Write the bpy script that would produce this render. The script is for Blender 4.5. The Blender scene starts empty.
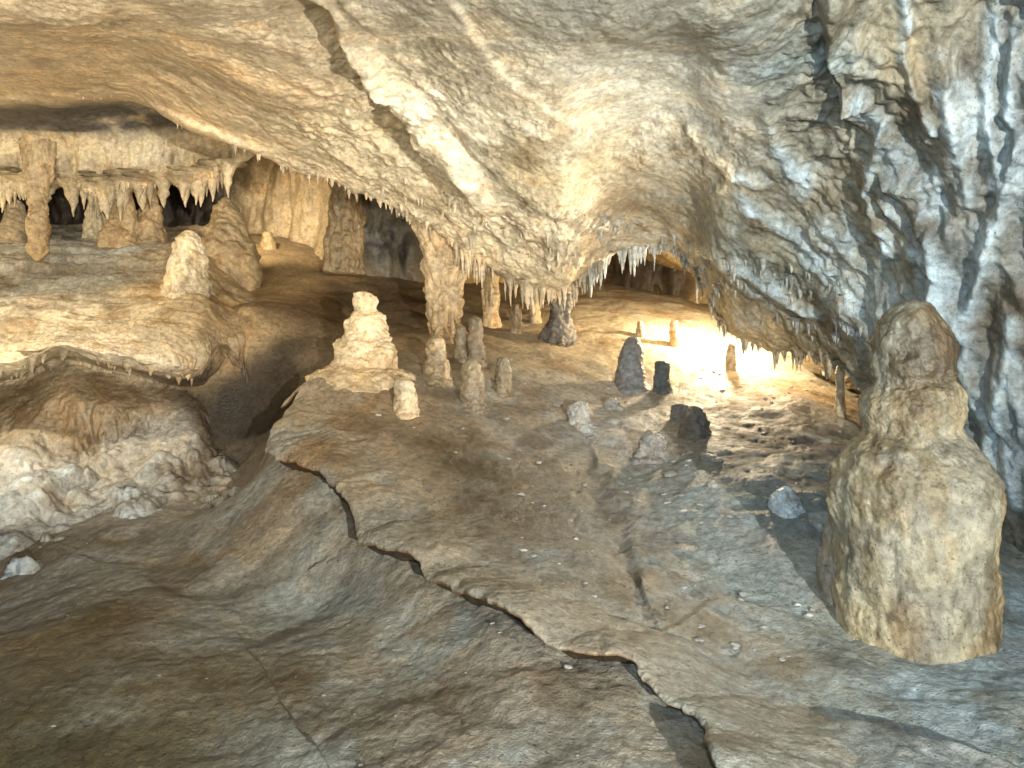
import bpy, math, random
import numpy as np
from mathutils import Vector
random.seed(7); rng=np.random.default_rng(7)
F=800.0
CAMZ=0.0
def W(u,v,d):
    return np.array([(u-512)/F*d, d, (384-v)/F*d+CAMZ])
def UV(P):
    y=np.maximum(P[...,1],.05)
    return 512+F*P[...,0]/y, 384-F*(P[...,2]-CAMZ)/y
# ---------------------------------------------------------------- noise
def _hash(x,y,z,s):
    with np.errstate(over='ignore'):
        n=(x.astype(np.uint32)*np.uint32(374761393)+y.astype(np.uint32)*np.uint32(668265263)+z.astype(np.uint32)*np.uint32(2246822519)+np.uint32(s*3266489 & 0xffffffff))
        n=(n^(n>>np.uint32(13)))*np.uint32(1274126177)
        n=(n^(n>>np.uint32(15)))*np.uint32(2246822519)
        n=n^(n>>np.uint32(16))
    return n.astype(np.float32)/np.float32(2147483648.0)-1
def vn(P,s=0):
    P=P+1000.0
    i=np.floor(P).astype(np.int64); f=(P-i).astype(np.float32)
    f=f*f*f*(f*(f*6-15)+10)
    x,y,z=i[...,0],i[...,1],i[...,2]; fx,fy,fz=f[...,0],f[...,1],f[...,2]
    def L(a,b,t): return a+(b-a)*t
    c=lambda dx,dy,dz:_hash(x+dx,y+dy,z+dz,s)
    return L(L(L(c(0,0,0),c(1,0,0),fx),L(c(0,1,0),c(1,1,0),fx),fy),L(L(c(0,0,1),c(1,0,1),fx),L(c(0,1,1),c(1,1,1),fx),fy),fz)
def rot(P):
    a=P[...,0]*.8+P[...,1]*.6; b=-P[...,0]*.6+P[...,1]*.8
    c=P[...,2]*.8+b*.6; b2=-P[...,2]*.6+b*.8
    return np.stack([a,b2,c],-1)
def fbm(P,sc,o=4,s=0,g=.5,kind='f'):
    Q=rot(P*sc); a=1;t=0;r=0
    for k in range(o):
        n=vn(Q,s+k*17)
        if kind=='b': n=np.sqrt(n*n+.004)*2-.7
        if kind=='r': n=(1-np.sqrt(n*n+.006))**2*1.6-.9
        r=r+a*n;t+=a;a*=g;Q=rot(Q*2.03)+3.7
    return r/t
def sm(x,a,b):
    t=np.clip((x-a)/(b-a),0,1);return t*t*(3-2*t)
def bump2(u,v,u0,v0,ru,rv): return np.exp(-((u-u0)/ru)**2-((v-v0)/rv)**2)
# ---------------------------------------------------------------- mesh helpers
def crw(A,t):
    n=A.shape[0]; i=np.clip(np.floor(t).astype(int),0,n-2); f=(t-i).reshape((-1,)+(1,)*(A.ndim-1))
    g=lambda k:A[np.clip(k,0,n-1)]
    p0,p1,p2,p3=g(i-1),g(i),g(i+1),g(i+2)
    m1=(p2-p0)*.42; m2=(p3-p1)*.42
    return (2*f**3-3*f**2+1)*p1+(f**3-2*f**2+f)*m1+(-2*f**3+3*f**2)*p2+(f**3-f**2)*m2
def gridinterp(C,tr,tc):
    A=crw(C,tr); A=np.swapaxes(A,0,1); A=crw(A,tc); return np.swapaxes(A,0,1)
def normals(V):
    du=np.gradient(V,axis=1); dv=np.gradient(V,axis=0)
    n=np.cross(du,dv); n/=np.linalg.norm(n,axis=-1,keepdims=True)+1e-9
    return n
def build(name,verts,faces,cols,mat,loc=None,parent=None):
    me=bpy.data.meshes.new(name); verts=np.asarray(verts,dtype=np.float32).reshape(-1,3)
    if loc is not None: verts=verts-np.asarray(loc,dtype=np.float32)
    faces=np.asarray(faces,dtype=np.int32); k=faces.shape[1]; nf=len(faces)
    me.vertices.add(len(verts)); me.vertices.foreach_set('co',verts.ravel())
    me.loops.add(nf*k); me.loops.foreach_set('vertex_index',faces.ravel())
    me.polygons.add(nf); me.polygons.foreach_set('loop_start',np.arange(0,nf*k,k,dtype=np.int32))
    me.update(calc_edges=True); me.validate()
    me.polygons.foreach_set('use_smooth',np.ones(len(me.polygons),dtype=bool))
    ca=me.color_attributes.new('Col','FLOAT_COLOR','POINT')
    c=np.ones((len(verts),4),dtype=np.float32); c[:,:3]=np.asarray(cols).reshape(-1,3) ; ca.data.foreach_set('color',c.ravel())
    me.materials.append(mat)
    ob=bpy.data.objects.new(name,me); bpy.context.scene.collection.objects.link(ob)
    if loc is not None: ob.location=loc
    if parent: ob.parent=parent
    return ob
def gridfaces(nr,nc,off=0,wrap=False):
    r=np.arange(nr-1)[:,None]; c=np.arange(nc if wrap else nc-1)[None,:]; c2=(c+1)%nc
    a=r*nc+c; b=r*nc+c2; d=(r+1)*nc+c2; e=(r+1)*nc+c
    return (np.stack([a,b,d,e],-1).reshape(-1,4)+off).astype(np.int32)
def anchors(V,al,pw=1.6):
    u,v=UV(V); S=[];K=[]
    for (a,b,c) in al:
        i=np.argmin((u-a)**2+(v-b)**2+(V[...,1]<.6)*1e9); S.append(V.reshape(-1,3)[i]);K.append(c)
    X=V.reshape(-1,3); num=np.zeros((len(X),3)); den=np.zeros(len(X))
    warp=np.stack([fbm(X,1.3,3,51),fbm(X,1.3,3,61),fbm(X,1.3,3,71)],-1)*.45
    X=X+warp
    for s,c in zip(S,K):
        w=1/(((X-s)**2).sum(1)+.015)**pw; num+=w[:,None]*np.array(c); den+=w
    return (num/den[:,None]).reshape(V.shape)
def gully_shade(V,col,c,r,k,tint=(.42,.33,.24)):
    """dark brown tint painting shade into a hollow (world position c, radius r)"""
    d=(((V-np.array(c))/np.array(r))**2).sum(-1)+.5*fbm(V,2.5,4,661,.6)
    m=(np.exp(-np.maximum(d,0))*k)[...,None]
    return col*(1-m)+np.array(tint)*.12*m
def polydist(u,v,pl):
    best=np.full(u.shape,1e9); sg=np.ones(u.shape)
    for (a,b),(c,d) in zip(pl[:-1],pl[1:]):
        ex,ey=c-a,d-b; L=ex*ex+ey*ey; t=np.clip(((u-a)*ex+(v-b)*ey)/L,0,1)
        px,py=u-a-t*ex,v-b-t*ey; D=np.hypot(px,py); s=np.sign(ex*py-ey*px)
        m=D<best; best=np.where(m,D,best); sg=np.where(m,s,sg)
    return best*sg
TAN=(.64,.48,.28); CREAM=(.62,.52,.34); BLUE=(.33,.40,.43); WHITE=(.66,.68,.64)
BROWN=(.24,.17,.09); OLIVE=(.13,.11,.055); GOLD=(.55,.38,.16)
# ---------------------------------------------------------------- materials
def rockmat(name,rough=.62,bscale=1.0,spec=.4,var=.35,bstr=.5):
    m=bpy.data.materials.new(name); m.use_nodes=True; nt=m.node_tree; N=nt.nodes; L=nt.links
    b=N['Principled BSDF']; geo=N.new('ShaderNodeNewGeometry'); at=N.new('ShaderNodeAttribute'); at.attribute_name='Col'
    def noise(sc,det=3,ro=.6):
        n=N.new('ShaderNodeTexNoise'); n.inputs['Scale'].default_value=sc; n.inputs['Detail'].default_value=det; n.inputs['Roughness'].default_value=ro
        L.new(geo.outputs['Position'],n.inputs['Vector']); return n
    def mr(src,a,b_,c,d):
        r=N.new('ShaderNodeMapRange'); 
        for i,x in enumerate((a,b_,c,d)): r.inputs[i+1].default_value=x
        L.new(src,r.inputs[0]); return r.outputs[0]
    def math_(op,x,y):
        k=N.new('ShaderNodeMath'); k.operation=op
        for i,q in enumerate((x,y)):
            if isinstance(q,(int,float)): k.inputs[i].default_value=q
            else: L.new(q,k.inputs[i])
        return k.outputs[0]
    n1=noise(3.1,5,.68); n2=noise(21,5,.72)
    vm=N.new('ShaderNodeVectorMath'); vm.operation='SCALE'; L.new(at.outputs['Color'],vm.inputs[0])
    L.new(math_('MULTIPLY',mr(n1.outputs[0],.3,.7,1-var,1+var),mr(n2.outputs[0],.3,.7,.56,1.40)),vm.inputs['Scale'])
    mx=N.new('ShaderNodeMix'); mx.data_type='RGBA'; mx.blend_type='MULTIPLY'; L.new(mr(n1.outputs[0],.52,.66,0,.5),mx.inputs[0]); L.new(vm.outputs[0],mx.inputs[6]); mx.inputs[7].default_value=(.95,.78,.6,1)
    n4=noise(60,2,.5)
    mx2=N.new('ShaderNodeMix'); mx2.data_type='RGBA'; mx2.blend_type='MULTIPLY'; L.new(mr(n4.outputs[0],.63,.71,0,.75),mx2.inputs[0]); L.new(mx.outputs[2],mx2.inputs[6]); mx2.inputs[7].default_value=(.3,.25,.2,1)
    L.new(mx2.outputs[2],b.inputs['Base Color'])
    L.new(mr(n1.outputs[0],.35,.65,rough-.2,rough+.2),b.inputs['Roughness'])
    b.inputs['Specular IOR Level'].default_value=spec
    h=math_('ADD',n2.outputs[0],math_('MULTIPLY',noise(80*bscale,3,.65).outputs[0],.3))
    bp=N.new('ShaderNodeBump'); bp.inputs['Strength'].default_value=bstr; bp.inputs['Distance'].default_value=.03; L.new(h,bp.inputs['Height'])
    L.new(bp.outputs[0],b.inputs['Normal'])
    return m
M_ceil=rockmat('limestone_ceiling',.48,1,.5,.32,.5); M_floor=rockmat('clay_flowstone_floor',.60,1.2,.4,.34,.62); M_form=rockmat('dripstone',.44,1.0,.45,.34,.48)
# ---------------------------------------------------------------- CEILING
cu=[-200,-60,60,140,215,270,330,385,425,470,520,560,600,640,690,730,790,850,920,1000,1100,1250]
lv=[85,90,95,97,132,158,180,200,222,256,283,290,262,250,262,325,350,378,470,545,600,650]
ld=[7.5,7.5,7.5,7.5,7.5,7.6,7.7,7.8,7.9,8.0,8.0,7.9,8.0,8.0,7.8,7.6,7.2,6.6,5.9,5.4,5.0,4.5]
d0=[4.2,4.1,4.0,4.0,4.0,4.0,3.9,3.9,3.8,3.8,3.8,3.8,3.8,3.8,3.8,3.8,3.9,4.0,4.1,4.1,3.8,3.3]
rows=[]
rows.append([W(u,-1400,d*.28) for u,d in zip(cu,d0)])
rows.append([W(u,-300,d*.62) for u,d in zip(cu,d0)])
for t in (0,.2,.4,.6,.8,.93,1.0):
    rows.append([W(u,l*t,a+(b-a)*(t**1.0)) for u,l,a,b in zip(cu,lv,d0,ld)])
LIP=len(rows)-1
A=[];B=[];C=[];D=[];E=[]
for i,(u,l,d) in enumerate(zip(cu,lv,ld)):
    p=W(u,l,d)
    if u<=240:
        A.append(W(u,106,8.5));B.append(W(u,128,9.15));C.append(W(u,186 if u<200 else 178,9.35));D.append(W(u,128,10.1));E.append(W(u,110,14))
    else:
        k=1.6 if u>600 else 1
        A.append(p+[0,.22,.03]);B.append(p+[0,.6,.3*k]);C.append(p+[0,1.2,.55*k]);D.append(p+[0,2.2,.7*k]);E.append(p+[0,5.8,1.0*k])
rows+= [A,B,C,D,E]
CT=np.array(rows)
tr=np.concatenate([np.linspace(0,1,12)[:-1],np.linspace(1,2,30)[:-1],np.linspace(2,LIP-1,330)[:-1],np.linspace(LIP-1,LIP+4,230)[:-1],np.linspace(LIP+4,LIP+5,30)])
tc=np.linspace(0,len(cu)-1,1000)
V=gridinterp(CT,tr,tc); n=normals(V)
if n[200,500,2]>0: n=-n
u,v=UV(V)
TR=tr[:,None]*np.ones((1,V.shape[1]))
right=sm(u,690,900)
disp=(.14-.05*(1-sm(u,100,260)))*fbm(V,.6,3,1,.42)+.035*fbm(V,1.5,2,5,.45,'b')+.020*fbm(V,4.0,4,9,.5)+.005*fbm(V,38,3,23)
disp+=.007*fbm(V,9,2,13,.5,'b')
rough_m=sm(fbm(V,1.1,2,19),.05,.45); disp+=.03*rough_m*fbm(V,9,4,27,.62)
fl=V*np.array([3.0,3.0,.42])+.2*np.stack([fbm(V,1.2,2,81),fbm(V,1.2,2,82),fbm(V,1.2,2,83)],-1)*3
flute=fbm(fl,1.,3,31,.42,'r')
fl2=V*np.array([9,9,1.1])+fbm(V,2,2,88)[...,None]
flute2=fbm(fl2,1.,2,37,.45,'b')
curt=sm(TR,LIP+1.8,LIP+2.6)*(1-sm(u,225,260))*(1-sm(TR,LIP+3.5,LIP+4.5))
rm=np.clip(right+.6*bump2(u,v,370,130,80,80)+.6*bump2(u,v,450,245,170,45)+.35*bump2(u,v,720,260,80,60)+1.1*curt,0,1.2)
disp+=rm*(.095*flute+.035*flute2)
NU=u+10*fbm(V,2.5,3,91); NV=v+8*fbm(V,2.5,3,95)
def scarp(pl,amp,w,sh=2.0):
    global disp
    sd=polydist(NU,NV,pl); disp=disp+amp*np.tanh(sd/sh)*np.exp(-np.abs(sd)/w)
def rib(pl,amp,w):
    global disp
    sd=polydist(NU,NV,pl); g=np.exp(-(sd/w)**2); disp=disp+amp*g; return g
front=(TR<LIP+.3)
scarp([(270,-20),(330,25),(372,85),(420,150),(482,205)],-.11,26)
ridge=rib([(372,75),(405,110),(445,155),(482,198)],.07,13)*front
scarp([(300,-20),(400,60),(470,150),(560,225),(640,252)],-.025,30,4)
scarp([(430,-20),(500,60),(600,150),(700,215),(800,260)],.018,25,3)
scarp([(822,-20),(828,60),(838,120)],-.07,26)
scarp([(838,120),(900,220),(940,330)],-.05,22,3)
scarp([(0,95),(100,90),(150,95),(215,128),(300,160)],.03,12,3)
g=0
for pl,w_ in [([(1000,-10),(985,120),(1000,200),(970,300),(965,370),(990,470)],8),([(855,110),(890,170),(915,225),(935,290),(930,330)],11),([(940,60),(950,140),(975,210)],8),([(1020,150),(985,260),(958,330)],7),([(720,190),(790,240),(850,300),(870,350)],8),([(770,120),(775,160),(800,190)],9),([(1010,330),(1000,420),(1015,500)],8),([(690,130),(730,180),(760,190)],6),([(700,245),(760,280),(820,320)],6),([(910,0),(905,60),(930,130)],5),([(880,130),(860,200),(880,260)],5),([(1020,40),(1010,110),(1024,160)],6)]:
    g=np.maximum(g,rib(pl,.05,w_))
vein=g*front
V=V+n*disp[...,None]
ceilV=V
u,v=UV(V)
al=[(20,30,TAN),(150,40,TAN),(60,80,(.66,.50,.30)),(130,85,(.66,.50,.30)),(250,90,(.58,.45,.28)),(300,30,(.50,.41,.28)),(360,130,CREAM),(430,140,(.80,.75,.6)),(500,80,(.47,.42,.31)),(560,170,(.38,.32,.20)),
(620,40,(.47,.45,.37)),(700,90,(.43,.44,.39)),(660,130,(.42,.41,.35)),(740,150,(.42,.43,.38)),(640,195,(.16,.13,.08)),(600,200,(.28,.23,.15)),(450,225,(.60,.51,.35)),(520,255,(.5,.39,.22)),(570,270,(.52,.40,.23)),(640,235,(.5,.47,.38)),(720,190,(.36,.35,.28)),(780,60,(.33,.42,.44)),
(770,250,(.30,.33,.29)),(820,320,(.28,.25,.17)),(860,200,(.28,.27,.20)),(880,60,(.31,.275,.18)),(930,120,(.16,.14,.095)),(960,200,(.18,.19,.175)),(940,280,BLUE),(1000,100,(.20,.225,.225)),(1000,350,(.14,.12,.08)),(985,450,(.24,.29,.31)),(850,30,(.35,.32,.23)),(880,280,(.33,.39,.40)),(1010,500,(.12,.12,.11)),
(700,300,GOLD),(760,330,(.45,.34,.18)),(50,145,(.62,.50,.31)),(150,165,(.70,.58,.38)),(210,160,(.58,.46,.28))]
col=anchors(V,al)
# dark grey patch on the recessed roof above the curtain
roofdk=sm(TR,LIP+.25,LIP+.8)*(1-sm(TR,LIP+1.9,LIP+2.35))*(1-sm(u,205,245))*sm(fbm(V,1.4,4,141,.6),-.45,0)
col=col*(1-roofdk[...,None])+np.array((.085,.075,.065))*roofdk[...,None]
wn=fbm(V*np.array([1,1,.45]),2.6,5,131,.6)
wm=sm(wn+.35*flute*rm,.05,.4)*np.clip(.2+.8*rm,0,1)*.55
wm=np.maximum(wm,vein*sm(fbm(V,3,4,137,.6),-.4,.2)*.92)
wm=np.maximum(wm,ridge*.5)  # ridge colour lightened to carry the lamp light striking it
bl=np.where(right[...,None]>.1,np.array([.54,.69,.78]),np.array([.72,.66,.5]))  # calcite streaks; on the right a cool lamp tint is mixed into their colour
col=col*(1-wm[...,None])+bl*wm[...,None]
bm=sm(fbm(V,1.9,5,151,.6),.05,.42)*.65*(1-np.clip(wm,0,1))*(.4+.6*sm(u,250,600))
col=col*(1-bm[...,None]*(1-np.array([.52,.44,.34])))
bm2=sm(fbm(V,6,4,155,.6),.15,.4)*.45
col=col*(1-bm2[...,None]*(1-np.array([.58,.51,.42])))
nr,nc=V.shape[:2]
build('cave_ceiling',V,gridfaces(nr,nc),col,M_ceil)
# ---------------------------------------------------------------- FLOOR
fp=[(0,768,3.0),(250,768,2.95),(512,768,2.8),(750,768,2.7),(1024,768,2.75),(1024,700,3.2),(925,660,3.6),(1010,590,4.3),(1000,548,5.2),(820,600,4.1),(820,500,5.1),(800,440,6.3),(760,402,7.3),(860,450,6.3),
(740,355,9.2),(640,335,9.2),(640,400,7.5),(600,450,6.3),(640,530,4.9),(640,600,4.05),(700,700,3.2),(500,633,3.7),(425,580,4.3),(370,540,4.75),(315,490,5.3),(290,455,5.7),(300,400,6.5),(345,366,7.2),(400,332,8.5),(450,332,8.6),(500,330,9.1),(560,335,9.1),
(400,420,6.0),(450,500,5.05),(520,560,4.4),(480,400,6.7),(560,400,7.1),(560,480,5.55),(740,470,5.6),(720,560,4.5),
(238,500,6.3),(195,488,6.35),(150,520,5.7),(70,570,5.05),(200,550,5.2),(318,607,4.5),(250,650,3.9),(150,650,3.9),(100,600,4.5),(50,700,3.4),(225,455,7.1),(240,425,7.3),(262,400,7.35),(405,657,3.72),(560,727,3.03),(0,600,4.75),(-150,620,4.7),(0,470,7.5),
(240,337,7.6),(275,338,7.7),(312,340,7.8),(260,300,8.5),(300,300,8.8),(340,315,8.8),(300,250,11),(220,243,11),(420,290,10.5),(500,300,11.2),(640,302,11),(740,320,11),(130,330,9.3),(0,320,9.5),(-150,330,9.5),(120,250,12),(0,250,12),(1200,700,3.1),(1250,600,4.6),(1150,480,7),(1000,420,8.5),(900,380,9.5),(820,330,12)]
FP=np.array([W(*p) for p in fp]); FP=np.vstack([FP,[[x,1.0,-1.62] for x in (-2,-.7,.7,2)],[[x,-.5,-1.75] for x in (-2,0,2)]])
def tps(r2): return .5*r2*np.log(r2+1e-9)
XY=FP[:,:2]; n_=len(XY); K=tps(((XY[:,None]-XY[None])**2).sum(-1))+np.eye(n_)*.008
Pm=np.hstack([np.ones((n_,1)),XY]); Am=np.block([[K,Pm],[Pm.T,np.zeros((3,3))]])
sol=np.linalg.solve(Am,np.concatenate([FP[:,2],np.zeros(3)]))
def floorz(x,y,fine=True):
    z=sol[n_]+sol[n_+1]*x+sol[n_+2]*y
    for k in range(n_): z=z+sol[k]*tps((x-XY[k,0])**2+(y-XY[k,1])**2)
    P=np.stack([x,y,z*0],-1)
    z=z+.05*fbm(P,.9,3,201)+.02*fbm(P,2.6,2,205,.4,'b')
    if fine:
        z=z+.014*fbm(P,7,4,209,.55)+.005*fbm(P,24,3,213,.6)
        rub=sm(x,.3,.9)*sm(y,4.2,5.4)*(1-sm(y,7.0,8.2))
        z=z+rub*(.012*fbm(P,3.5,3,217,.5,'b')+.02*fbm(P,4,4,219,.5))
    return z
dd=np.linspace(2.6,12,900)
def dfloor(u,v):
    x=(u-512)/F*dd; z=floorz(x,dd,False); ray=(384-v)/F*dd
    h=np.where(z>=ray)[0]
    return float(dd[h[0]]) if len(h) else 8.0
tt=np.linspace(0,1,640); ys=np.concatenate([np.linspace(-.5,1.9,30)[:-1],1.9*(14/1.9)**tt]); aa=np.linspace(-.98,1.05,980)
yy,ab=np.meshgrid(ys,aa,indexing='ij'); xx=ab*np.maximum(yy,1.9)
zz=floorz(xx,yy)
V=np.stack([xx,yy,zz],-1); u,v=UV(V)
def fscarp(pl,amp,w,sh=1.5):
    sd=polydist(u+10*fbm(V,3,4,291),v+10*fbm(V,3,4,295),pl); V[...,2]+=np.where(V[...,1]<7.5,1,0)*amp*np.tanh(sd/sh)*np.exp(-np.abs(sd)/w)
fscarp([(262,672),(290,720),(330,768),(350,800)],.018,20)
fscarp([(650,660),(700,700),(790,735),(860,725),(960,750),(1050,790)],.03,25,2)
fscarp([(100,560),(180,590),(220,600),(300,570)],.02,25,9)
fscarp([(640,640),(720,600),(800,620),(850,650)],.02,18,5)
fscarp([(600,470),(625,520),(640,570)],-.03,25,6)
floorV=V
fal=[(30,740,OLIVE),(60,640,(.20,.16,.08)),(60,590,(.34,.33,.28)),(150,560,(.38,.37,.31)),(150,600,(.30,.26,.18)),(150,740,(.15,.13,.07)),(240,620,(.34,.35,.30)),(200,680,(.22,.19,.12)),(300,600,(.34,.34,.29)),(350,650,(.38,.35,.27)),(450,720,(.40,.37,.30)),(330,740,(.30,.28,.21)),
(200,520,(.34,.32,.27)),(240,470,(.18,.16,.12)),(300,480,(.42,.33,.21)),(340,520,(.46,.38,.26)),(440,590,(.42,.37,.28)),(380,430,(.24,.18,.11)),(450,480,(.18,.145,.095)),(500,560,(.24,.22,.175)),(330,400,(.38,.29,.18)),(540,520,(.22,.19,.145)),
(540,430,(.40,.39,.35)),(620,420,(.52,.52,.49)),(640,350,(.78,.70,.54)),(560,340,(.58,.49,.34)),(700,380,(.74,.67,.52)),(780,390,(.6,.46,.28)),(600,500,(.31,.30,.26)),(660,560,(.34,.33,.29)),(720,500,(.40,.43,.44)),(780,500,(.24,.30,.32)),(760,580,(.42,.45,.44)),(800,440,(.10,.09,.08)),  # last dark anchor paints the shadow left of the tall stalagmite
(640,640,(.42,.42,.36)),(740,660,(.46,.43,.35)),(840,700,(.42,.45,.41)),(900,740,(.32,.37,.37)),(700,740,(.40,.42,.37)),(600,730,(.38,.37,.31)),(980,700,(.50,.64,.70)),(1010,600,(.38,.52,.60)),(800,620,(.36,.41,.39)),(300,290,(.5,.35,.18)),(260,290,(.7,.5,.25)),(400,300,(.14,.095,.05)),(350,300,(.12,.085,.045)),(300,310,(.24,.16,.085)),(240,335,(.6,.44,.24)),(235,400,(.06,.045,.03)),(220,430,(.08,.06,.04)),(260,385,(.06,.045,.03)),(270,410,(.08,.06,.04)),(280,370,(.08,.06,.04)),(420,340,(.34,.25,.14))]  # darkest anchors paint shade into the left gully and the back slope
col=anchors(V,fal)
bb=sm(fbm(V,1.7,5,301,.62),.0,.4)*sm(v,400,490)*(.3+.7*sm(u,150,420))
col=col*(1-.6*bb[...,None])+np.array((.40,.49,.49))*.6*bb[...,None]
b2=sm(fbm(V,2.3,5,311,.62),.05,.40)
col=col*(1-.65*b2[...,None]*(1-np.array([.60,.49,.36])))
b3=sm(fbm(V,5,5,321,.65),.2,.42)*.5*sm(u,560,700)
col=col*(1-b3[...,None])+np.array((.60,.65,.65))*b3[...,None]
GUL=((-2.45,7.35,-.15),(.42,.8,.42))  # gully whose shade is painted into the floor and ledge colours
col=gully_shade(V,col,*GUL,.75)
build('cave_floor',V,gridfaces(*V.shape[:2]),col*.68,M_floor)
# ---------------------------------------------------------------- FLOWSTONE SHELF with broken rim
rim=[(300,385,6.8),(284,402,6.45),(300,412,6.3),(285,432,6.05),(266,463,5.7),(272,490,5.45),(305,501,5.25),(332,520,5.0),(354,545,4.72),(358,565,4.5),(414,590,4.25),(426,608,4.05),(470,626,3.85),(500,645,3.65),(560,675,3.38),(602,683,3.3),(636,677,3.3),(664,708,3.1),(700,745,2.9),(716,800,2.65),(740,880,2.4),(760,1000,2.1)]
R=np.array([W(*p) for p in rim]); ts=np.linspace(0,len(rim)-1,1400); RC=crw(R,ts)
tan=np.gradient(RC[:,:2],axis=0); 
k=np.ones(61)/61; tan=np.stack([np.convolve(np.pad(tan[:,i],30,'edge'),k,'valid') for i in (0,1)],-1); tan/=np.linalg.norm(tan,axis=1,keepdims=True)
inw=np.stack([-tan[:,1],tan[:,0]],-1)
if inw[600,0]*1+inw[600,1]<0: inw=-inw
P0=np.stack([RC[:,0],RC[:,1],np.zeros(len(RC))],-1)
jag=.06*fbm(P0,4,4,401,.5)+.012*fbm(P0,14,3,405,.6)
base=RC[:,:2]+inw*jag[:,None]
fade=sm(ts,0,3)*(1-.25*sm(ts,10,19))*(.85+.5*fbm(P0,3,3,409))
hh=-.035*(1-sm(ts,0,2.5))+.015+.12*fade
tin=np.concatenate([[ -7,-5,-3.5,-2.4,-1.6,-1,-.5],np.linspace(0,1,150)**1.3])
rowsS=[]
for t in tin:
    if t<0:
        k_=-t; off=(0 if k_<1 else .05*(k_-1)); dz=-.018*min(k_,1.6)*fade-.010-.032*max(k_-1.6,0)
        p=base+inw*off; q=base+inw*.12; z=floorz(q[:,0],q[:,1],False)+hh+dz
    else:
        p=base+inw*(.75*t); q=p+inw*.12*(1-sm(t,0,.5)); z=floorz(q[:,0],q[:,1],False)+hh*(1-sm(t,0,.9))-.035*sm(t,.55,1)-.012*math.exp(-t*90)
    rowsS.append(np.column_stack([p,z]))
V=np.array(rowsS); V[...,2]+= .014*fbm(V,7,4,209,.55)+.005*fbm(V,24,3,213,.6)+.012*fbm(V,5,3,419,.5)
col=anchors(V,[a for a in fal if 260<a[0]<760 and a[1]>415]+[(290,460,(.46,.36,.23)),(330,515,(.48,.39,.26)),(400,575,(.44,.39,.30)),(500,640,(.42,.39,.31)),(600,680,(.44,.39,.30))])
bb=sm(fbm(V,1.7,5,301,.62),.0,.4)*.5; col=col*(1-bb[...,None])+np.array((.40,.46,.45))*bb[...,None]
b2=sm(fbm(V,2.3,5,311,.62),.05,.40)*.65; col=col*(1-b2[...,None]*(1-np.array([.60,.49,.36])))
eg=np.exp(-((tin-.04)/.04)**2)[:,None,None]*(tin>=0)[:,None,None]; col=col*(1+.12*eg)  # upper rim edge lightened, painting the light it catches
col[:5]=col[:5]*np.array([.2,.15,.11]); col[5:7]=col[5:7]*np.array([.8,.62,.44])  # undercut rows darkened, painting the shade beneath the rim
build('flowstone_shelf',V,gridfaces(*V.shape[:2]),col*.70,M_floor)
# ---------------------------------------------------------------- LEFT LEDGE with cascade
lc=[-220,-60,10,60,110,160,200,225,255,300]
prof={}
base_=[(225,11.5),(243,9.6),(285,8.2),(305,7.4),(338,6.6),(358,6.3),(370,6.6),(377,7.4),(420,7.1),(450,6.95),(510,6.3),(570,5.5),(680,4.6)]
def mod(**kw):
    b=list(base_)
    for k_,vv in kw.items(): b[int(k_[1:])]=vv
    return b
prof[-220]=base_; prof[-60]=mod(r7=(380,7.4),r8=(435,7.1))
prof[10]=mod(r5=(362,6.3),r6=(376,6.6),r7=(381,7.4),r8=(408,7.0),r9=(440,6.7),r10=(515,6.0),r11=(595,5.0))
prof[60]=mod(r4=(332,6.6),r5=(345,6.35),r6=(356,6.65),r7=(360,7.4),r8=(395,7.0),r9=(440,6.8),r10=(500,6.2),r11=(575,5.2))
prof[110]=mod(r5=(354,6.4),r6=(367,6.7),r7=(371,7.4),r8=(405,7.0),r9=(445,6.9),r10=(485,6.45),r11=(545,5.5))
prof[160]=mod(r4=(336,6.7),r5=(362,6.45),r6=(378,6.75),r7=(383,7.4),r8=(412,7.1),r9=(435,6.95),r10=(470,6.55),r11=(530,5.7))
prof[200]=[(225,11.5),(243,9.6),(275,8.4),(303,7.6),(333,7.0),(364,6.8),(380,7.0),(388,7.5),(415,7.2),(436,7.0),(470,6.65),(530,5.8),(650,4.8)]
prof[225]=[(225,11.6),(243,10.2),(275,9.0),(305,8.0),(333,7.4),(345,7.3),(356,7.6),(390,7.9),(425,7.5),(448,7.15),(480,6.65),(535,5.75),(650,4.9)]
CTl=[]
for a in lc[:-2]: CTl.append([W(a,v_,d_) for v_,d_ in prof[a]])
for a,dz in ((255,-.06),(300,-.4)):
    o=[]
    for d_ in (12,10.6,9.4,8.3,7.7,7.5,7.4,7.3,7.15,6.95,6.5,6.0,5.4):
        x=(a-512)/F*d_; z=float(floorz(np.array([x]),np.array([d_]),False)[0])+dz-(.08 if d_<7.2 else 0); o.append(np.array([x,d_,z]))
    CTl.append(o)
CT=np.array(CTl).transpose(1,0,2)
V=gridinterp(CT,np.linspace(0,12,640),np.linspace(0,len(lc)-1,600)); n=normals(V)
if n[60,100,2]<0: n=-n
u,v=UV(V)
drape=fbm(V*np.array([7,7,.7])+.6*fbm(V,2,2,503)[...,None],1.,3,501,.5,'b')
drape2=fbm(V*np.array([3.6,3.6,.9])+.5*fbm(V,2,2,507)[...,None],1.,3,505,.5,'b')
steep=sm(1-np.abs(n[...,2]),.2,.7)
low=sm(v,425,460)
disp=.05*fbm(V,.9,3,511)+.035*fbm(V,4,4,515,.55)+.008*fbm(V,22,3,519,.6)+steep*(.06+.03*low)*drape+low*.13*drape2
V=V+n*disp[...,None]
ter=sm(v,215,235)*(1-sm(v,310,330)); V[...,2]+=ter*.10*fbm(V*np.array([.5,2.0,1]),2.2,4,531,.5)
u,v=UV(V)
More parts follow.
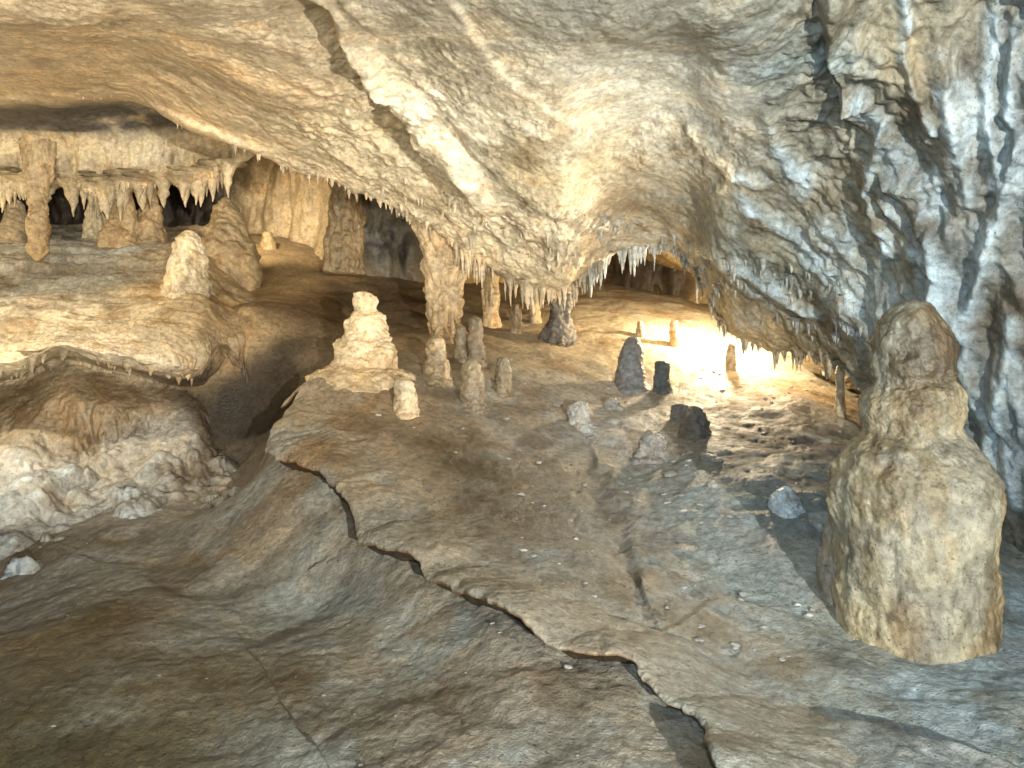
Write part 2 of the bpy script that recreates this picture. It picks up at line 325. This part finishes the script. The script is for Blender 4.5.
lal=[(20,250,(.42,.41,.36)),(90,250,(.50,.49,.44)),(60,285,(.26,.25,.20)),(200,290,(.50,.36,.18)),(200,250,(.42,.30,.15)),(260,290,(.50,.34,.16)),(60,325,(.68,.57,.39)),(160,325,(.60,.47,.28)),(100,350,(.68,.57,.40)),(10,360,(.62,.52,.34)),
(60,400,(.25,.175,.09)),(130,410,(.26,.18,.09)),(20,410,(.24,.18,.10)),(100,435,(.20,.145,.08)),(30,480,(.46,.48,.46)),(60,455,(.30,.26,.19)),(130,460,(.28,.25,.19)),(190,430,(.38,.36,.31)),(160,450,(.42,.40,.35)),(20,560,(.30,.35,.37)),(90,520,(.26,.27,.26)),(120,500,(.22,.22,.20)),(200,480,(.20,.19,.16)),(80,590,(.2,.19,.16)),
(225,400,(.05,.04,.03)),(250,380,(.05,.04,.03)),(270,400,(.05,.04,.03)),(240,420,(.06,.05,.035)),(285,365,(.06,.045,.03)),(215,380,(.10,.075,.05)),(235,360,(.10,.07,.045)),(225,450,(.12,.105,.08)),(250,450,(.10,.08,.06)),(200,510,(.20,.19,.16)),(240,325,(.55,.40,.22))]  # near-black anchors paint the gully's shade onto the ledge side
col=anchors(V,lal); wm=sm(drape2+.4*fbm(V,3,4,541),.05,.4)*sm(v,425,475)*(1-.6*sm(u,90,200))*.6
col=col*(1-wm[...,None])+np.array((.48,.55,.57))*wm[...,None]
b2=sm(fbm(V,2.8,5,545,.62),.05,.38)*.65; col=col*(1-b2[...,None]*(1-np.array([.60,.48,.34])))
col=gully_shade(V,col,*GUL,.75)
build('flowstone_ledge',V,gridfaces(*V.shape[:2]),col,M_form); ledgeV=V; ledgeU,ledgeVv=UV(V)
# ---------------------------------------------------------------- BACK WALL
bx=np.linspace(-11,9,14); bz=np.linspace(-1.5,6,8)
CT=np.array([[[x,12.3+.6*math.sin(x*1.3)+(-1.2 if -4.8<x<-1.5 else 0),z] for x in bx] for z in bz])
V=gridinterp(CT,np.linspace(0,7,220),np.linspace(0,13,600)); 
V[...,1]-= .5*fbm(V,.7,4,601)+.22*fbm(V*np.array([2.4,2.4,.7]),1,4,611,.5,'b')+.06*fbm(V,5,4,617)
col=anchors(V,[(280,200,(.46,.36,.22)),(320,220,(.42,.33,.20)),(390,230,(.09,.09,.085)),(520,300,GOLD),(640,270,(.03,.022,.016)),(60,200,(.04,.03,.022)),(180,200,(.04,.03,.022)),(760,320,GOLD)])  # near-black anchors paint unlit recesses onto the wall
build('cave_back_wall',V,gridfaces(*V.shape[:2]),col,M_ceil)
# ---------------------------------------------------------------- LATHED FORMATIONS
def lathe(name,u,d,prof,col,col2=None,amp=.1,lean=0,seg=72,seed=0,flute=.0,drift=None,sq=1.0,fl=None,edge=None,grit=.01,mul=1.0):
    """prof: list (v, halfwidth px) top->bottom ; fl = bearing elevation of the foot on the floor"""
    if fl is not None:
        d=dfloor(u,fl); prof=[p for p in prof if p[0]<=fl]; r_=prof[-1][1]
        prof=prof+[(fl+3,r_*1.2),(fl+8,r_*1.5),(fl+24,r_*1.9)]
    vs=np.array([p[0] for p in prof],float); rs=np.array([p[1] for p in prof],float)
    rows_=int(min(320,max(24,len(prof)*16)))
    t=np.linspace(0,len(prof)-1,rows_); q=crw(np.stack([vs,rs],-1),t); q[:,1]=np.maximum(q[:,1],.4)
    if drift is not None: cx=np.interp(q[:,0],[a for a,b in drift],[b for a,b in drift])
    else: cx=u+lean*(q[:,0]-vs[-1])/(vs[0]-vs[-1])
    th=np.linspace(0,2*np.pi,seg,endpoint=False)
    r=q[:,1]/F*d
    X=(cx-512)/F*d; Z=(384-q[:,0])/F*d
    P=np.stack([X[:,None]+r[:,None]*np.cos(th),d+r[:,None]*np.sin(th)*sq,np.repeat(Z[:,None],seg,1)],-1)
    rm_=np.median(r); sc=1/max(rm_,.02)
    S=P+seed*3.1
    dsp=rm_*amp*(1.5*fbm(S,sc*.9,3,701,.45)+.6*fbm(S*np.array([1,1,1.3]),sc*1.6,3,705,.4,'b')+.25*fbm(S,sc*5,3,709,.5))
    if flute: dsp+=rm_*flute*fbm(S*np.array([1,1,.22]),sc*2.2,3,713,.45,'b')
    if grit: dsp+=grit*fbm(S,14,4,717,.6)
    nrm=np.stack([np.cos(th)[None]*np.ones((rows_,1)),np.sin(th)[None]*np.ones((rows_,1)),np.zeros((rows_,seg))],-1)
    k_=np.clip(r/rm_*1.6,0,1)[:,None]
    P=P+nrm*(dsp*k_)[...,None]; P[...,2]+=(dsp*.4*k_)
    c1=np.array(col)*mul; c2=np.array(col2 if col2 is not None else col)*mul
    m=np.clip(np.linspace(0,1,rows_)[:,None]*1.2+.5*fbm(S,sc*.9,4,721)-.1,0,1)[...,None]
    C=c1*(1-m)+c2*m
    g=sm(fbm(S*np.array([1,1,.5]),sc*1.5,4,731,.6),.0,.4)[...,None]*.6
    C=C*(1-g)+C*np.array([.62,.5,.38])*g
    if edge is not None:
        e=sm(fbm(S*np.array([1,1,.4]),sc*1.1,4,741,.6),.0,.35)[...,None]*.7; C=C*(1-e)+np.array(edge)*e
        e=sm(fbm(S*np.array([1,1,.4]),sc*2.1,5,751,.65),.0,.35)[...,None]*.65; C=C*(1-e)+C*np.array([.45,.38,.3])*e
        e=sm(fbm(S,sc*6,4,755,.65),.1,.4)[...,None]*.4; C=C*(1-e)+C*1.5*e
    vv=P.reshape(-1,3); top=vv[:seg].mean(0); bot=vv[-seg:].mean(0)
    vv=np.vstack([vv,top,bot]); cc=np.vstack([C.reshape(-1,3),C[0,0],C[-1,0]])
    f=gridfaces(rows_,seg,0,True)
    nvt=rows_*seg; i=np.arange(seg); 
    caps=np.concatenate([np.stack([i,(i+1)%seg,np.full(seg,nvt)],-1),np.stack([nvt-seg+i,nvt-seg+(i+1)%seg,np.full(seg,nvt+1)],-1)])
    tri=np.vstack([f[:,[0,1,2]],f[:,[0,2,3]],caps])
    loc=(X[-1],d,Z[-1])
    return build(name,vv,tri,cc,M_form,loc=loc)
BD=3.95
lathe('stalagmite',915,BD,[(300,6),(303,13),(311,20),(325,29),(345,36),(362,39),(374,38),(380,35),(385,36),(391,42),(402,46),(416,47),(428,45),(436,47),(446,56),(460,66),(478,74),(500,76),(560,73),(600,73),(640,75),(675,78),(720,80)],(.115,.10,.07),(.36,.31,.195),amp=.085,seg=300,flute=.07,drift=[(300,911),(370,912),(400,910),(480,912),(720,912)],seed=1,edge=(.26,.26,.21),grit=.015)
lathe('stalagmite',842,4.15,[(462,4),(470,12),(500,17),(540,24),(590,28),(640,32),(700,36)],(.22,.21,.17),(.24,.24,.21),amp=.14,seg=90,seed=2,lean=10)
lathe('flowstone_base',913,BD,[(636,50),(644,74),(652,86),(662,91),(672,94),(700,98)],(.28,.29,.26),(.26,.30,.29),amp=.05,seg=160,seed=3)
lathe('stalagmite',364,7.1,[(292,7),(294,11),(302,12),(310,11),(316,15),(325,20),(338,22),(344,26),(352,28),(362,30),(368,32)],(.60,.49,.32),(.42,.33,.20),amp=.17,seed=4,fl=368,seg=130,grit=.025)
lathe('stalagmite',408,6.3,[(379,4),(383,9),(393,11),(405,12)],(.5,.42,.28),amp=.14,seed=5,lean=-4,fl=409)
MU=.72  # mul below darkens small stalagmites, painting their shade into the colour
lathe('stalagmite',436,7.0,[(337,4),(341,9),(352,11),(360,10),(366,13),(376,13)],(.42,.34,.22),(.30,.24,.15),amp=.16,seed=6,fl=377,mul=.85)
lathe('stalagmite',472,6.6,[(359,3),(364,8),(378,11),(392,12),(402,13)],(.30,.25,.16),(.26,.21,.15),amp=.14,seed=7,fl=404,mul=MU)
lathe('stalagmite',503,6.9,[(357,3),(361,6),(375,8),(390,9)],(.28,.23,.15),amp=.14,seed=8,fl=391,mul=MU)
lathe('stalagmite',461,7.9,[(326,3),(330,5),(345,6),(358,7)],(.24,.19,.12),amp=.14,seed=9,fl=360,mul=MU)
lathe('stalagmite',475,7.7,[(317,3),(321,7),(335,8),(350,9),(362,10)],(.22,.17,.11),amp=.14,seed=10,fl=362,mul=MU)
lathe('cave_column',445,8.3,[(205,38),(235,28),(255,21),(268,22),(285,18),(305,18),(325,16),(334,18)],(.50,.39,.24),(.34,.26,.15),amp=.15,flute=.22,seed=11,fl=335,seg=130,grit=.02)
lathe('cave_column',491,9.0,[(235,18),(262,11),(280,8),(300,9),(318,9)],(.45,.34,.19),amp=.14,flute=.15,seed=12,fl=326)
lathe('cave_column',345,10.2,[(130,30),(175,19),(190,15),(205,17),(225,16),(245,18),(275,20)],(.26,.195,.11),(.26,.195,.11),amp=.14,flute=.22,seed=13,seg=110)
lathe('cave_column',559,8.3,[(262,30),(285,18),(296,14),(308,11),(320,12),(333,16)],(.20,.18,.15),(.13,.12,.11),amp=.2,flute=.2,seed=14,fl=340)
lathe('stalagmite',516,9.2,[(304,3),(307,5),(322,6)],(.32,.25,.15),seed=15,fl=332)
lathe('stalagmite',535,9.6,[(297,3),(300,4),(315,6)],(.38,.3,.18),seed=16,fl=322)
lathe('stalagmite',629,7.7,[(337,4),(341,8),(352,12),(368,14),(380,15)],(.14,.15,.16),amp=.13,seed=17,lean=4,fl=383)  # dark blue-grey here and on the next one paints their backlit shade
lathe('stalagmite',662,7.4,[(361,4),(364,7),(376,8),(388,9)],(.16,.19,.205),amp=.13,seed=18,fl=391)
lathe('stalagmite',695,6.9,[(406,3),(409,8),(414,11),(422,13),(432,15)],(.15,.145,.13),amp=.2,seed=19,fl=434)
lathe('stalagmite',674,9.3,[(321,3),(324,4),(335,5)],(.5,.38,.22),seed=20,fl=345)
lathe('stalagmite',640,9.6,[(321,2),(323,3),(330,4)],(.5,.42,.3),seed=21,fl=336)
lathe('stalagmite',731,8.2,[(344,2),(348,4),(360,5)],(.35,.29,.19),seed=22,fl=370)
lathe('stalagmite',840,7.2,[(366,2),(370,4),(390,4),(405,5)],(.45,.38,.26),seed=23,fl=415)
lathe('stalagmite',580,6.9,[(401,3),(404,9),(412,12),(422,13)],(.34,.35,.34),amp=.25,seed=24,fl=423)
lathe('stalagmite',650,6.6,[(430,3),(434,10),(442,14),(452,15)],(.25,.25,.235),amp=.25,seed=25,fl=454)
lathe('stalagmite',612,6.6,[(398,3),(401,7),(406,9)],(.25,.25,.235),amp=.25,seed=35,fl=408)
lathe('stalagmite',680,6.6,[(404,3),(408,7),(418,9)],(.17,.165,.155),amp=.25,seed=36,fl=420)
lathe('stalagmite',186,7.9,[(231,4),(236,10),(250,15),(268,20),(285,22),(298,24),(312,28)],(.62,.53,.37),(.46,.37,.23),amp=.17,seed=26,lean=4,seg=130,grit=.025)
lathe('stalagmite',226,9.4,[(198,4),(203,10),(215,15),(228,20),(240,24),(262,30),(300,36)],(.36,.27,.15),amp=.2,seed=27)
lathe('stalactite',38,8.5,[(140,16),(178,12),(195,9),(215,9),(230,11),(240,9),(252,9),(261,3)],(.5,.38,.22),(.44,.31,.16),amp=.2,seed=28)
lathe('cave_column',97,9.8,[(140,18),(172,9),(190,7),(210,9),(240,13)],(.5,.43,.29),seed=29,flute=.15,amp=.15)
lathe('cave_column',122,9.6,[(140,24),(175,13),(195,10),(222,14),(240,20),(268,26)],(.46,.34,.19),seed=30,flute=.15,amp=.2)
lathe('cave_column',150,9.8,[(140,20),(178,9),(200,8),(225,14),(255,22)],(.46,.34,.19),seed=31,flute=.15,amp=.2)
lathe('stalagmite',15,9.6,[(200,4),(205,8),(222,12),(245,18)],(.3,.24,.15),seed=32)
lathe('stalagmite',268,10.6,[(232,3),(234,5),(242,7)],(.35,.27,.15),seed=33,fl=248)
lathe('calcite_mound',786,5.0,[(486,1),(489,5),(494,10),(501,15),(509,19),(518,23),(528,26),(545,30)],(.60,.72,.80),(.42,.50,.54),amp=.16,seed=34,seg=100,grit=.03)
# ---------------------------------------------------------------- STALACTITE FRINGE (mass)
SV=[];SF=[];SC=[];off=0
def cone(p,L,r,c):
    global off
    seg=8; rg=8; th=np.linspace(0,2*np.pi,seg,endpoint=False)+random.random()*6
    t=np.linspace(0,1,rg); pw=random.uniform(.6,1.5); rr=r*((1-t)**pw*.8+.2*(1-t**4)); rr[0]*=2.2; rr[1]*=1.3; rr[-1]=r*.06
    rr=rr*(1+.22*np.array([random.uniform(-1,1) for _ in t]))
    zx=np.cumsum([random.uniform(-.1,.1)*r for _ in t]); 
    P=np.stack([p[0]+zx[:,None]+rr[:,None]*np.cos(th),p[1]+rr[:,None]*np.sin(th),(p[2]+.05-(L+.05)*t)[:,None]+0*th],-1)
    SV.append(P.reshape(-1,3)); SF.append(gridfaces(rg,seg,off,True)); g=np.array(c)*random.uniform(.55,1.05)
    SC.append(np.repeat(g[None],rg*seg,0)*np.repeat(np.linspace(.9,1.1,rg),seg)[:,None]); off+=rg*seg
U_,V_=UV(ceilV)
lip0=int(np.searchsorted(tr,LIP-.35)); lip1=int(np.searchsorted(tr,LIP+.6)); sec0=int(np.searchsorted(tr,LIP+2.4)); sec1=int(np.searchsorted(tr,LIP+3.4))
def fringe(u0,u1,nn,Lr,rr_,c,a,b):
    cen=[random.uniform(u0,u1) for _ in range(max(3,nn//6))]
    for _ in range(nn):
        uu=random.gauss(random.choice(cen),5) if random.random()<.75 else random.uniform(u0,u1)
        j=int(np.argmin(np.abs(U_[(a+b)//2]-uu))); seg=ceilV[a:b,j]; i=int(np.argmin(seg[:,2])); i=max(0,min(b-a-1,i+random.randint(-12,9)))
        p=seg[i]; q=random.random()**2.2; L=Lr[0]+(Lr[1]-Lr[0])*q
        cone(p,L,(rr_[0]+(rr_[1]-rr_[0])*(.3*q+.7*random.random())),c)
fringe(585,700,90,(.04,.28),(.012,.04),(.58,.60,.56),lip0,lip1)
fringe(455,600,120,(.04,.28),(.014,.055),(.54,.44,.29),lip0,lip1)
fringe(700,860,60,(.04,.18),(.014,.045),(.44,.37,.25),lip0,lip1)
fringe(240,455,55,(.02,.10),(.014,.045),(.50,.39,.25),lip0,lip1)
fringe(-60,240,10,(.02,.05),(.01,.03),(.5,.38,.22),lip0,lip1)
fringe(-60,235,180,(.05,.38),(.03,.12),(.60,.48,.30),sec0,sec1)
def scatter(nn,u0,u1,v0a,v0b,v1a,v1b,L,r,c):
    rws=slice(41,lip0+10); Uf=U_[rws];Vf=V_[rws];Pf=ceilV[rws].reshape(-1,3)
    for _ in range(nn):
        uu=random.uniform(u0,u1); t0=(uu-u0)/(u1-u0); vv=random.uniform(v0a+(v0b-v0a)*t0,v1a+(v1b-v1a)*t0)
        p=Pf[np.argmin((Uf-uu)**2+(Vf-vv)**2)]; cone(p,L[0]+(L[1]-L[0])*random.random()**2,random.uniform(*r),c)
scatter(110,600,870,215,290,262,365,(.02,.10),(.012,.032),(.42,.44,.42))
scatter(60,380,600,165,255,210,285,(.02,.10),(.014,.04),(.54,.45,.31))
li0=int(640*4.6/12); li1=int(640*6.3/12)
for _ in range(30):
    uu=random.uniform(-30,205); j=int(np.argmin(np.abs(ledgeU[(li0+li1)//2]-uu))); seg=ledgeV[li0:li1,j]; p=seg[random.randint((li1-li0)//2,li1-li0-1)]
    cone(p,.02+.07*random.random()**2,random.uniform(.02,.06),(.45,.35,.22))
build('stalactite_fringe',np.vstack(SV),np.vstack(SF),np.vstack(SC),M_form)
# rubble
SV=[];SF=[];SC=[];off=0
def stone(x,y,r,c):
    global off
    seg=12;rg=8; th=np.linspace(0,2*np.pi,seg,endpoint=False); ph=np.linspace(.05,np.pi-.05,rg)
    D_=np.stack([np.sin(ph)[:,None]*np.cos(th),np.sin(ph)[:,None]*np.sin(th),np.cos(ph)[:,None]+0*th],-1)
    z=float(floorz(np.array([x]),np.array([y]))[0])
    P=D_*r*(1+.7*fbm(D_+x*9+y*5,1.5,3,801))[...,None]*np.array([1.2,1,.6])+np.array([x,y,z-r*.1])
    SV.append(P.reshape(-1,3));SF.append(gridfaces(rg,seg,off,True));SC.append(np.repeat((np.array(c)*random.uniform(.6,1.1))[None],rg*seg,0));off+=rg*seg
for _ in range(260):
    y=random.uniform(3.4,8.6); a=random.gauss(.20,.13); 
    stone(a*y,y,random.choice([.005,.007,.01,.014,.02]),(.40,.40,.37))
for _ in range(12):
    y=random.uniform(5.2,7.0); a=random.gauss(.20,.06); stone(a*y,y,random.uniform(.03,.06),(.32,.32,.30))
for _ in range(60):
    y=random.uniform(2.8,5.5); a=random.uniform(-.6,.1); stone(a*y,y,random.choice([.004,.006,.009]),(.32,.32,.28))
build('rock_rubble',np.vstack(SV),np.vstack(SF),np.vstack(SC),M_floor)
# ---------------------------------------------------------------- LIGHTS
def look(o,t): o.rotation_euler=(Vector(t)-o.location).to_track_quat('-Z','Y').to_euler()
def point(name,p,e,c,r=.05):
    l=bpy.data.lights.new(name,'POINT'); l.energy=e;l.color=c;l.shadow_soft_size=r; o=bpy.data.objects.new(name,l); o.location=p; bpy.context.scene.collection.objects.link(o); return o
def spot(name,p,t,e,c,ang=80,r=.06,bl=.6):
    l=bpy.data.lights.new(name,'SPOT'); l.energy=e;l.color=c;l.shadow_soft_size=r;l.spot_size=math.radians(ang);l.spot_blend=bl; o=bpy.data.objects.new(name,l); o.location=p; bpy.context.scene.collection.objects.link(o); look(o,t); return o
WARM=(1,.81,.53)
point('cave_lamp',W(726,305,9.1),360,WARM,.06)
spot('cave_lamp',W(905,480,5.1),W(400,130,6),950,(1,.94,.82),75,.05,1.0)
spot('cave_lamp',W(225,168,9.75),W(275,240,11.2),170,WARM,100,.05,.8)
spot('cave_lamp',(-5.6,5.0,1.6),W(80,325,7),520,(1,.90,.70),75,.05,.5)
point('cave_lamp',W(-120,235,8.2),70,(1,.84,.55))
spot('fill_lamp',(2.8,-5,-.3),(-1.2,6,1.8),6200,(1,.95,.84),60,.07,.8)  # general fill added behind the camera, an unseen source
spot('fill_lamp',(-2.2,-1.5,-.5),(-3.2,6,2.3),1500,(1,.90,.70),60,.06,.9)  # second added fill, brightens the upper-left ceiling
spot('cool_lamp',(-1.0,-1.0,.8),W(960,230,5),560,(.70,.88,1.0),66,.04,.8)
spot('camera_flash',(.12,-.1,.25),(0,6,0),215,(.86,.94,1.0),110,.03,.9)
w=bpy.data.worlds.new('World'); bpy.context.scene.world=w; w.use_nodes=True; nt=w.node_tree
sky=nt.nodes.new('ShaderNodeTexSky'); sky.sky_type='NISHITA'; sky.sun_disc=False; sky.sun_elevation=math.radians(35); sky.sun_rotation=math.radians(180)
nt.links.new(sky.outputs[0],nt.nodes['Background'].inputs[0]); nt.nodes['Background'].inputs[1].default_value=.025
# ---------------------------------------------------------------- CAMERA
cam=bpy.data.cameras.new('camera'); co=bpy.data.objects.new('camera',cam); co.location=(0,0,CAMZ); co.rotation_euler=(math.radians(90),0,0)
cam.sensor_width=36; cam.lens=36*F/1024; cam.clip_start=.05; cam.clip_end=200; bpy.context.scene.collection.objects.link(co); bpy.context.scene.camera=co
sc=bpy.context.scene; sc.view_settings.view_transform='Standard'; sc.view_settings.look='None'; sc.view_settings.exposure=0
